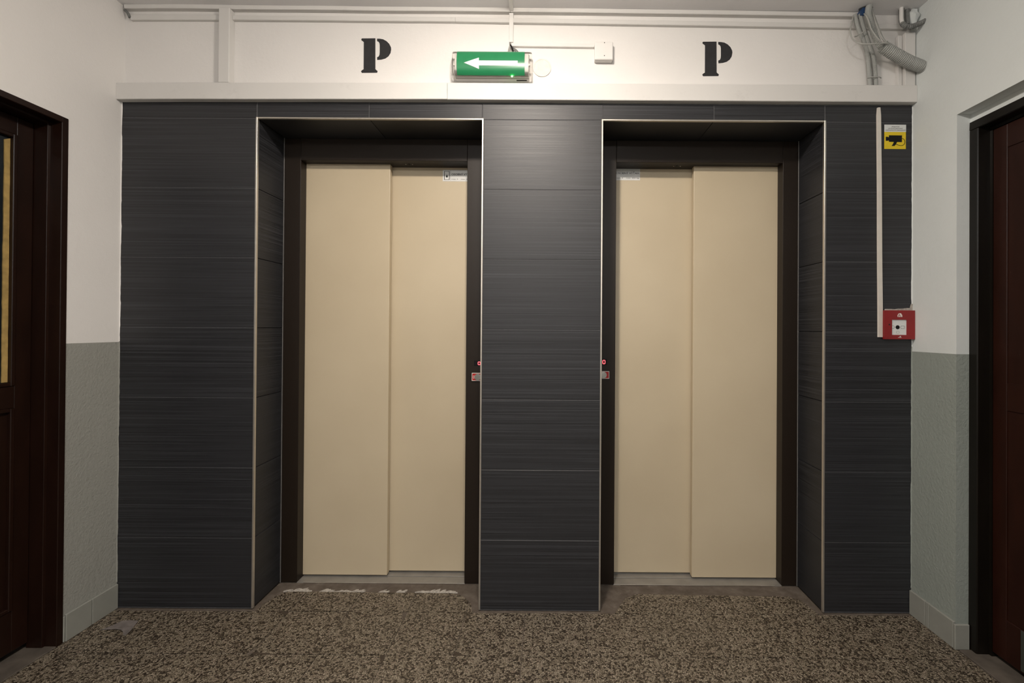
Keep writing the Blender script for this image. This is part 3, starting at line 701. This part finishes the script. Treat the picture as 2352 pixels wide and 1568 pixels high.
# ------------------------------------------------------------------ exit sign
def exit_sign():
    x0, x1 = -0.3835, -0.0465
    s = thing('exit_sign', ((x0+x1)/2, YW, 2.266), 'green exit sign with white arrow pointing left in a clear cover', 'exit sign')
    S = [(-0.016, 2.3745), (-0.030, 2.3730), (-0.041, 2.3660), (-0.0485, 2.3500), (-0.0525, 2.3300), (-0.0530, 2.3120), (-0.0505, 2.2960), (-0.0455, 2.2825), (-0.0375, 2.2720), (-0.028, 2.2660), (-0.016, 2.2645)]
    SS = [(p.x, p.y) for p in (Vector(v) for v in spline([(a, b, 0) for a, b in S], 3))]
    one('base', 'pvc', lambda bm: box(bm, x0+0.010, x1-0.012, -0.015, YW, 2.2675, 2.3735, 0.003, seg=2), s)
    def refl(bm):    # white inner tray seen through the clear ends
        T = [(-0.016+(y+0.016)*0.84, 2.319+(z-2.319)*0.90) for y, z in SS]
        prism(bm, T, 0, x0+0.013, x1-0.014)
    one('reflector_tray', 'pvc', refl, s)
    def cover(bm):
        n = 8; rings = []
        cy_, cz_ = -0.016, 2.319
        for i in range(n+1):
            t = i/n
            for_end = 0
            rings.append((x0+0.004+(x1-x0-0.008)*t, 1.0))
        rings = [(x0, 0.55), (x0+0.001, 0.80), (x0+0.004, 0.95), (x0+0.009, 1.0)]+[(x0+0.009+(x1-x0-0.018)*i/4, 1.0) for i in range(1, 4)]+[(x1-0.009, 1.0), (x1-0.004, 0.95), (x1-0.001, 0.80), (x1, 0.55)]
        R = []
        for x, k in rings:
            R.append([bm.verts.new((x, cy_+(y-cy_)*k, cz_+(z-cz_)*(0.90+0.10*k))) for y, z in SS])
        for a, b in zip(R, R[1:]):
            for j in range(len(SS)-1): bm.faces.new((a[j], a[j+1], b[j+1], b[j])).smooth = True
        bm.faces.new(R[0]); bm.faces.new(R[-1][::-1])
        bmesh.ops.recalc_face_normals(bm, faces=bm.faces[:])
    one('clear_cover', 'clear', cover, s)
    def ysec(z):
        c = [(p, q) for p, q in zip(SS, SS[1:]) if q[1] <= z <= p[1] and p[1] > q[1]]
        (ya, za), (yb, zb) = c[0]; t = (za-z)/(za-zb); return ya+(yb-ya)*t
    def film(bm, xl, zlo, zhi, off, n=16):
        """patch that follows the cover; xl list of x; zlo/zhi functions of x"""
        V = []
        for x in xl:
            a, b = zlo(x), zhi(x); col = []
            for i in range(n+1):
                z = a+(b-a)*i/n; col.append(bm.verts.new((x, ysec(z)-off, z)))
            V.append(col)
        for a, b in zip(V, V[1:]):
            for i in range(n): bm.faces.new((a[i], a[i+1], b[i+1], b[i])).smooth = True
        bmesh.ops.recalc_face_normals(bm, faces=bm.faces[:])
        if bm.faces[:][0].normal.y > 0: bmesh.ops.reverse_faces(bm, faces=bm.faces[:])
    gf = one('green_panel', 'green', lambda bm: film(bm, [-0.3605+0.071*i for i in range(5)], lambda x: 2.2700, lambda x: 2.3690, 0.0006, 28), s)
    xt, xh, xe = -0.3296, -0.2672, -0.1051
    ztip = 2.3122
    def arrow(bm):
        film(bm, [xt+(xh-xt)*i/8 for i in range(9)], lambda x: ztip-0.0232*max(0.002, (x-xt)/(xh-xt)), lambda x: ztip+0.0222*max(0.002, (x-xt)/(xh-xt)), 0.0016)
        film(bm, [xh, xe], lambda x: ztip-0.0103, lambda x: ztip+0.0095, 0.0016)
    one('arrow', 'arrow_white', arrow, gf)
    def led(bm): bmesh.ops.create_uvsphere(bm, u_segments=12, v_segments=8, radius=0.0030, matrix=Matrix.Translation((-0.1297, -0.0375, 2.2660)))
    one('status_led', 'led_green', led, s, smooth=True)
    one('test_slot', 'dark', lambda bm: box(bm, -0.113, -0.069, -0.008, 0.000, 2.2668, 2.2682), s)
    for x in (x0+0.010, x1-0.012):
        one('cover_clip', 'pvc', lambda bm: cyl(bm, (x, 2.314), 0.0045, 1, -0.040, -0.030, 14), s)
exit_sign()
for nm, pts, r, m, lab in (('cable', [(-0.1425, 0.004, 2.424), (-0.148, -0.004, 2.402), (-0.152, -0.006, 2.372)], 0.0022, 'cable', 'leftmost of the loose wires entering the top of the exit sign'),
                      ('cable', [(-0.1420, 0.002, 2.424), (-0.142, -0.006, 2.402), (-0.144, -0.008, 2.372)], 0.0020, 'cable', 'grey wire entering the exit sign left of the black one'),
                      ('cable', [(-0.1405, 0.000, 2.422), (-0.132, -0.010, 2.402), (-0.124, -0.010, 2.372)], 0.0034, 'black', 'black cable entering the top of the exit sign'),
                      ('cable', [(-0.1390, 0.004, 2.418), (-0.122, -0.002, 2.404), (-0.108, -0.008, 2.372)], 0.0022, 'conduit_dark', 'dark green-grey wire right of the black cable at the exit sign'),
                      ('cable', [(-0.1370, 0.006, 2.414), (-0.114, 0.002, 2.402), (-0.098, -0.006, 2.372)], 0.0020, 'conduit_dark', 'rightmost of the loose wires entering the top of the exit sign')):
    one(nm, m, lambda bm: tube(bm, pts, r, 6, 8), label=lab, cat='cable', group='loose wires above the exit sign')

# ------------------------------------------------------------------ cable bundle in the right corner
GB = 'conduits and cables in the right corner'
def bundle(nm, mat, pts, r, lab, ribs=0.0, pitch=0.004, seg=10):
    return one(nm, mat, lambda bm: tube(bm, pts, r, 8, seg, ribs, pitch), label=lab, cat='conduit' if nm == 'conduit' else 'cable', group=GB)
bundle('conduit', 'conduit', [(1.3270, -0.0175, 2.5480), (1.3270, -0.0240, 2.5157), (1.3352, -0.030, 2.4733), (1.3565, -0.026, 2.4354), (1.3793, -0.015, 2.3999), (1.3953, -0.0035, 2.3403), (1.4019, -0.003, 2.2470)], 0.0085, 'leftmost smooth grey conduit curving down into the wide trunking', 0.06, 0.004, 12)
bundle('conduit', 'conduit', [(1.3480, -0.0180, 2.5490), (1.3500, -0.0270, 2.5093), (1.3577, -0.033, 2.4628), (1.3801, -0.028, 2.4139), (1.4064, -0.015, 2.3722), (1.4224, -0.0035, 2.3217), (1.4275, -0.003, 2.2470)], 0.0085, 'smooth grey conduit right beside the leftmost one, entering the wide trunking', 0.06, 0.004, 12)
bundle('conduit', 'conduit', [(1.3680, -0.042, 2.568), (1.3560, -0.055, 2.522), (1.3610, -0.064, 2.4763), (1.3760, -0.066, 2.4283), (1.3930, -0.066, 2.3927), (1.4160, -0.061, 2.368)], 0.0122, 'ribbed grey conduit from the ceiling hole ending at the big ribbed hose', 0.20, 0.0048, 16)
bundle('conduit', 'conduit', [(1.4120, -0.062, 2.3850), (1.4448, -0.061, 2.3650), (1.481, -0.058, 2.3486), (1.5263, -0.054, 2.3285), (1.590, -0.048, 2.3090)], 0.0235, 'big ribbed grey hose going into the right wall', 0.13, 0.0072, 22)
bundle('cable', 'cable', [(1.3180, -0.020, 2.5420), (1.2884, -0.050, 2.4778), (1.2814, -0.055, 2.4524), (1.2854, -0.060, 2.4200), (1.3020, -0.070, 2.3955), (1.3273, -0.082, 2.3820), (1.3665, -0.090, 2.3790), (1.4134, -0.088, 2.3840)], 0.0028, 'thin grey cable hanging in a loop left of the ribbed conduits')
bundle('cable', 'cable', [(1.3800, -0.036, 2.568), (1.3760, -0.060, 2.5077), (1.3830, -0.074, 2.4504), (1.3960, -0.080, 2.4080), (1.4290, -0.075, 2.3790)], 0.0030, 'thin grey cable along the ribbed conduit, lower of two')
bundle('cable', 'cable', [(1.3870, -0.032, 2.568), (1.3860, -0.055, 2.5077), (1.3930, -0.068, 2.4516), (1.4075, -0.074, 2.4080), (1.4370, -0.068, 2.3830)], 0.0030, 'thin grey cable along the ribbed conduit, upper of two')
bundle('cable', 'cable', [(1.3420, -0.050, 2.5300), (1.3390, -0.074, 2.4966), (1.3450, -0.086, 2.4452), (1.3660, -0.089, 2.4075), (1.3870, -0.089, 2.3880), (1.4170, -0.086, 2.3800)], 0.0024, 'thin grey cable crossing in front of the ribbed conduit')
one('cable_tie', 'cable', lambda bm: tube(bm, [(1.288, -0.068, 2.4225), (1.3053, -0.055, 2.4314), (1.3260, -0.048, 2.4450), (1.345, -0.058, 2.456)], 0.0022, 6, 6), label='pale cable tie round the conduits near the loop of cable', cat='cable tie')
one('cable_tie', 'cable', lambda bm: tube(bm, [(1.3880, -0.006, 2.2868), (1.4010, -0.0150, 2.2850), (1.4160, -0.0165, 2.2846), (1.4330, -0.0160, 2.2850), (1.4440, -0.010, 2.2836)], 0.0020, 6, 6), label='pale cable tie round the two conduits above the wide trunking', cat='cable tie')
def blue(bm):
    prism(bm, [(1.3423, 2.5379), (1.3422, 2.5600), (1.3500, 2.5690), (1.3735, 2.5690), (1.3680, 2.5528), (1.3534, 2.5343)], 1, -0.034, -0.0095)
one('blue_conduit_sleeve', 'blue', blue, label='dark blue plastic piece at the ceiling hole beside the trunking end', cat='conduit')
def shade_collar(bm):
    n = 22; A, B = [], []
    for i in range(n):
        a = 6.2832*i/n; k = 1+0.25*mnoise.noise((math.cos(a)*1.3, math.sin(a)*1.3, 2))
        A.append(bm.verts.new((1.368+0.030*k*math.cos(a), -0.024+0.020*k*math.sin(a), zc(1.36)-0.0004)))
        B.append(bm.verts.new((1.368+0.024*k*math.cos(a), -0.024+0.017*k*math.sin(a), zc(1.36)-0.0012)))
    for i in range(n): bm.faces.new((A[i], A[(i+1) % n], B[(i+1) % n], B[i]))
    bm.faces.new(B)
    bmesh.ops.recalc_face_normals(bm, faces=bm.faces[:])
one('hole_shade', 'conduit_dark', shade_collar, ceiling)  # flat dark collar, shade round the ceiling hole put into its colour
# stub of metallic hose between ceiling and right wall
bundle('conduit', 'conduit_dark', [(1.520, -0.022, 2.575), (1.512, -0.035, 2.510), (1.519, -0.046, 2.482), (1.5400, -0.050, 2.4780), (1.5640, -0.052, 2.4850), (1.590, -0.058, 2.4960)], 0.0105, 'dark ribbed hose stub bent between ceiling and right wall', 0.22, 0.0065, 12)
bundle('conduit', 'conduit_dark', [(1.546, -0.020, 2.575), (1.539, -0.030, 2.530), (1.535, -0.036, 2.495)], 0.0085, 'short dark upright hose stub in the right ceiling corner', 0.05, 0.005, 10)
def blob(bm):
    bmesh.ops.create_icosphere(bm, subdivisions=3, radius=1.0)
    for v in bm.verts:
        k = 1+0.45*mnoise.noise(v.co*1.8)+0.2*mnoise.noise(v.co*4.5)
        v.co = Vector((1.5660+0.021*k*v.co.x, -0.022+0.022*k*v.co.y, 2.5330+0.036*k*v.co.z))
one('plaster_lump', 'white_wall_cool_cast', blob, wall_right, smooth=True)
bundle('cable', 'pvc', [(1.514, -0.030, 2.575), (1.506, -0.040, 2.520), (1.506, -0.044, 2.498)], 0.0075, 'short white pipe end in the right ceiling corner')
one('cable_end', 'conduit_dark', lambda bm: tube(bm, [(-1.797, -0.004, 2.560), (-1.785, -0.003, 2.548), (-1.778, 0.000, 2.530)], 0.0058, 6, 8), label='dark cut cable end at the left end of the ceiling trunking', cat='cable')

# ------------------------------------------------------------------ signs on the right pier
def camera_sticker():
    s = thing('camera_warning_sticker', (1.5125, 0, 1.9845), 'yellow and white sticker with black surveillance camera on the dark tiles', 'sticker')
    y = -0.0008
    one('white_field', 'label_white', lambda bm: box(bm, 1.4660, 1.5588, y, 0.0, 2.0580, 2.0892), s)
    yf_ = one('yellow_field', 'yellow', lambda bm: box(bm, 1.4660, 1.5580, y, 0.0, 1.9848, 2.0578), s)
    def cam(bm):
        a, b = y-0.0004, y
        prism(bm, [(1.4852, 2.0433), (1.5414, 2.0431), (1.5408, 2.0141), (1.4853, 2.0154)], 1, a, b)
        prism(bm, [(1.4718, 2.0368), (1.4800, 2.0368), (1.4852, 2.0345), (1.4852, 2.0215), (1.4800, 2.0197), (1.4719, 2.0196)], 1, a, b)
        prism(bm, [(1.5067, 2.0152), (1.5201, 2.0143), (1.5150, 2.0040), (1.5094, 1.9978), (1.4966, 1.9977), (1.5020, 2.0050)], 1, a, b)
    one('camera_symbol', 'black', cam, yf_)
    C = [(1.5412, 2.0300), (1.5450, 2.0290), (1.5501, 2.0255), (1.5535, 2.0180), (1.5530, 2.0110), (1.5495, 2.0040), (1.5430, 2.0002), (1.5341, 1.9996), (1.5234, 2.0022), (1.5165, 2.0050)]
    one('cable_symbol', 'black', lambda bm: tube(bm, [(x, y-0.0002, z) for x, z in C], 0.0011, 4, 6), yf_)
    for body, x, z, wd in (('PRIESTOR', 1.5138, 2.0776, 0.0330), ('JE MONITOROVANÝ', 1.5138, 2.0703, 0.0610), ('ZÁZNAMOVÝM ZARIADENÍM', 1.5138, 2.0628, 0.0862)):
        text('lettering', body, 'black', x, y-0.0003, z, 0.0046, s, wd, 'CENTER')
camera_sticker()
def call_point():
    c = thing('fire_call_point', (1.520, 0, 1.17), 'red square fire alarm call point at the edge of the dark tiles', 'fire alarm')
    y = -0.018
    x0, x1, z0, z1 = 1.4560, 1.5855, 1.1700, 1.2925
    ix0, ix1, iz0, iz1 = 1.4880, 1.5515, 1.1882, 1.2526
    def body(bm):
        box(bm, x0+0.004, x1-0.002, -0.008, -0.0004, z0+0.003, z1-0.003, 0.001)
        for a, b, cc, d in ((x0, x1, iz1, z1), (x0, x1, z0, iz0), (x0, ix0, iz0, iz1), (ix1, x1, iz0, iz1)): box(bm, a, b, y, -0.008, cc, d)
        bmesh.ops.remove_doubles(bm, verts=bm.verts, dist=1e-5)
    bd = one('housing', 'red', body, c)
    gl = one('break_plate', 'label_white', lambda bm: box(bm, ix0, ix1, y+0.0035, -0.006, iz0, iz1), c)
    py = y+0.0035
    one('target_dot', 'black', lambda bm: cyl(bm, (1.5143, 1.2207), 0.0086, 1, py-0.0004, py, 24), gl)
    def outline(P, w_=0.0011):
        def f(bm):
            for (ax, az), (bx, bz) in zip(P, P[1:]+P[:1]):
                d = Vector((bx-ax, bz-az)); L = d.length; d /= max(L, 1e-9); n = Vector((-d.y, d.x))*w_/2; d = d*w_/2
                q = [(ax-d.x+n.x, az-d.y+n.y), (bx+d.x+n.x, bz+d.y+n.y), (bx+d.x-n.x, bz+d.y-n.y), (ax-d.x-n.x, az-d.y-n.y)]
                prism(bm, q, 1, py-0.0004, py)
        return f
    one('arrow_symbol', 'conduit_dark', outline([(1.5035, 1.2212), (1.4962, 1.2272), (1.4900, 1.2270), (1.4900, 1.2157), (1.4962, 1.2155)]), gl)
    one('arrow_symbol', 'conduit_dark', outline([(1.5252, 1.2206), (1.5305, 1.2264), (1.5425, 1.2262), (1.5425, 1.2147), (1.5305, 1.2148)]), gl)
    one('ring_symbol', 'conduit', outline([(1.5152+0.0065*math.cos(6.283*i/14), 1.1995+0.0060*math.sin(6.283*i/14)) for i in range(14)], 0.0008), gl)
    def house(bm):
        a, b = y-0.0004, y
        prism(bm, [(1.5120, 1.2640), (1.5105, 1.2700), (1.5150, 1.2790), (1.5178, 1.2760), (1.5145, 1.2700), (1.5150, 1.2640)], 1, a, b)
        prism(bm, [(1.5165, 1.2800), (1.5255, 1.2800), (1.5310, 1.2715), (1.5310, 1.2640), (1.5270, 1.2640), (1.5225, 1.2715)], 1, a, b)
        prism(bm, [(1.5175, 1.2640), (1.5175, 1.2660), (1.5195, 1.2735), (1.5215, 1.2690), (1.5245, 1.2640)], 1, a, b)
    one('house_symbol', 'pale_print', house, bd)
    def logo(bm):
        prism(bm, [(1.5125, 1.1765), (1.5290, 1.1765), (1.5265, 1.1785), (1.5150, 1.1785)], 1, y-0.0004, y)
        prism(bm, [(1.5180, 1.1800), (1.5260, 1.1800), (1.5255, 1.1835), (1.5215, 1.1835)], 1, y-0.0004, y)
    one('maker_mark', 'pale_print', logo, bd)
    one('key_hole', 'dark', lambda bm: cyl(bm, (1.4768, 1.2319), 0.0032, 1, y-0.0003, y+0.001, 14), bd)
call_point()
def pl(bm):
    P = [(1.4690, 1.2915), (1.4700, 1.2985), (1.4962, 1.2990), (1.5120, 1.2975), (1.5260, 1.3005), (1.5475, 1.3012), (1.5640, 1.3032), (1.5768, 1.3025), (1.5795, 1.3120), (1.5820, 1.3200), (1.5866, 1.3215), (1.5866, 1.2915)]
    prism(bm, P, 1, -0.004, -0.0002)
one('plaster_patch', 'plaster', pl, wall_back)

# ------------------------------------------------------------------ scrap on the floor
def scrap(bm):
    out = [(-1.735, -0.142), (-1.712, -0.112), (-1.697, -0.091), (-1.664, -0.0885), (-1.631, -0.0900), (-1.622, -0.120), (-1.610, -0.150), (-1.606, -0.172), (-1.618, -0.170), (-1.630, -0.155), (-1.650, -0.143), (-1.675, -0.138), (-1.705, -0.139)]
    zt = lambda x, y: 0.0012+0.004*max(0, 1-abs(y+0.0885)/0.02)+0.003*max(0, 1-abs(y+0.14)/0.012)*max(0, (x+1.735)/0.1)
    A = [bm.verts.new((x, y, zt(x, y))) for x, y in out]; B = [bm.verts.new((x, y, zt(x, y)+0.0006)) for x, y in out]
    c0 = bm.verts.new((-1.655, -0.115, 0.0012)); c1 = bm.verts.new((-1.655, -0.115, 0.0019)); n = len(out)
    for i in range(n):
        j = (i+1) % n; bm.faces.new((A[j], A[i], c0)); bm.faces.new((B[i], B[j], c1)); bm.faces.new((A[i], A[j], B[j], B[i]))
    bmesh.ops.recalc_face_normals(bm, faces=bm.faces[:])
one('plastic_scrap', 'scrap', scrap, label='pale torn scrap lying on the terrazzo floor by the left skirting', cat='litter')

# ------------------------------------------------------------------ ceiling lamp above the view, added fill lamp behind the camera
def ceiling_lamp(x, y, rad, hgt, mat, lab):
    z = zc(x); r = thing('ceiling_lamp', (x, y, z), lab, 'lamp', 'round ceiling lamps')
    one('lamp_base', 'pvc', lambda bm: cyl(bm, (x, y), rad+0.012, 2, z-0.022, z-0.002, 40), r)
    def dome(bm):
        n, m = 40, 8; R = []
        for j in range(m+1):
            a = math.pi/2*j/m; R.append([bm.verts.new((x+rad*math.cos(a)*math.cos(6.2832*i/n), y+rad*math.cos(a)*math.sin(6.2832*i/n), z-0.0225-hgt*math.sin(a))) for i in range(n)] if j < m else [bm.verts.new((x, y, z-0.0225-hgt))])
        for a, b in zip(R, R[1:]):
            for i in range(n):
                if len(b) > 1: bm.faces.new((a[i], b[i], b[(i+1) % n], a[(i+1) % n]))
                else: bm.faces.new((a[i], b[0], a[(i+1) % n]))
        bmesh.ops.recalc_face_normals(bm, faces=bm.faces[:])
    one('lamp_diffuser', mat, dome, r, smooth=True)
ceiling_lamp(-0.10, -0.94, 0.095, 0.034, 'lamp_a', 'round dome ceiling lamp nearest the elevators')
ceiling_lamp(-0.11, -3.10, 0.138, 0.050, 'fill_b', 'added unseen fill lamp, round dome, farther back in the lobby')  # unseen lamp added to raise the ambient light
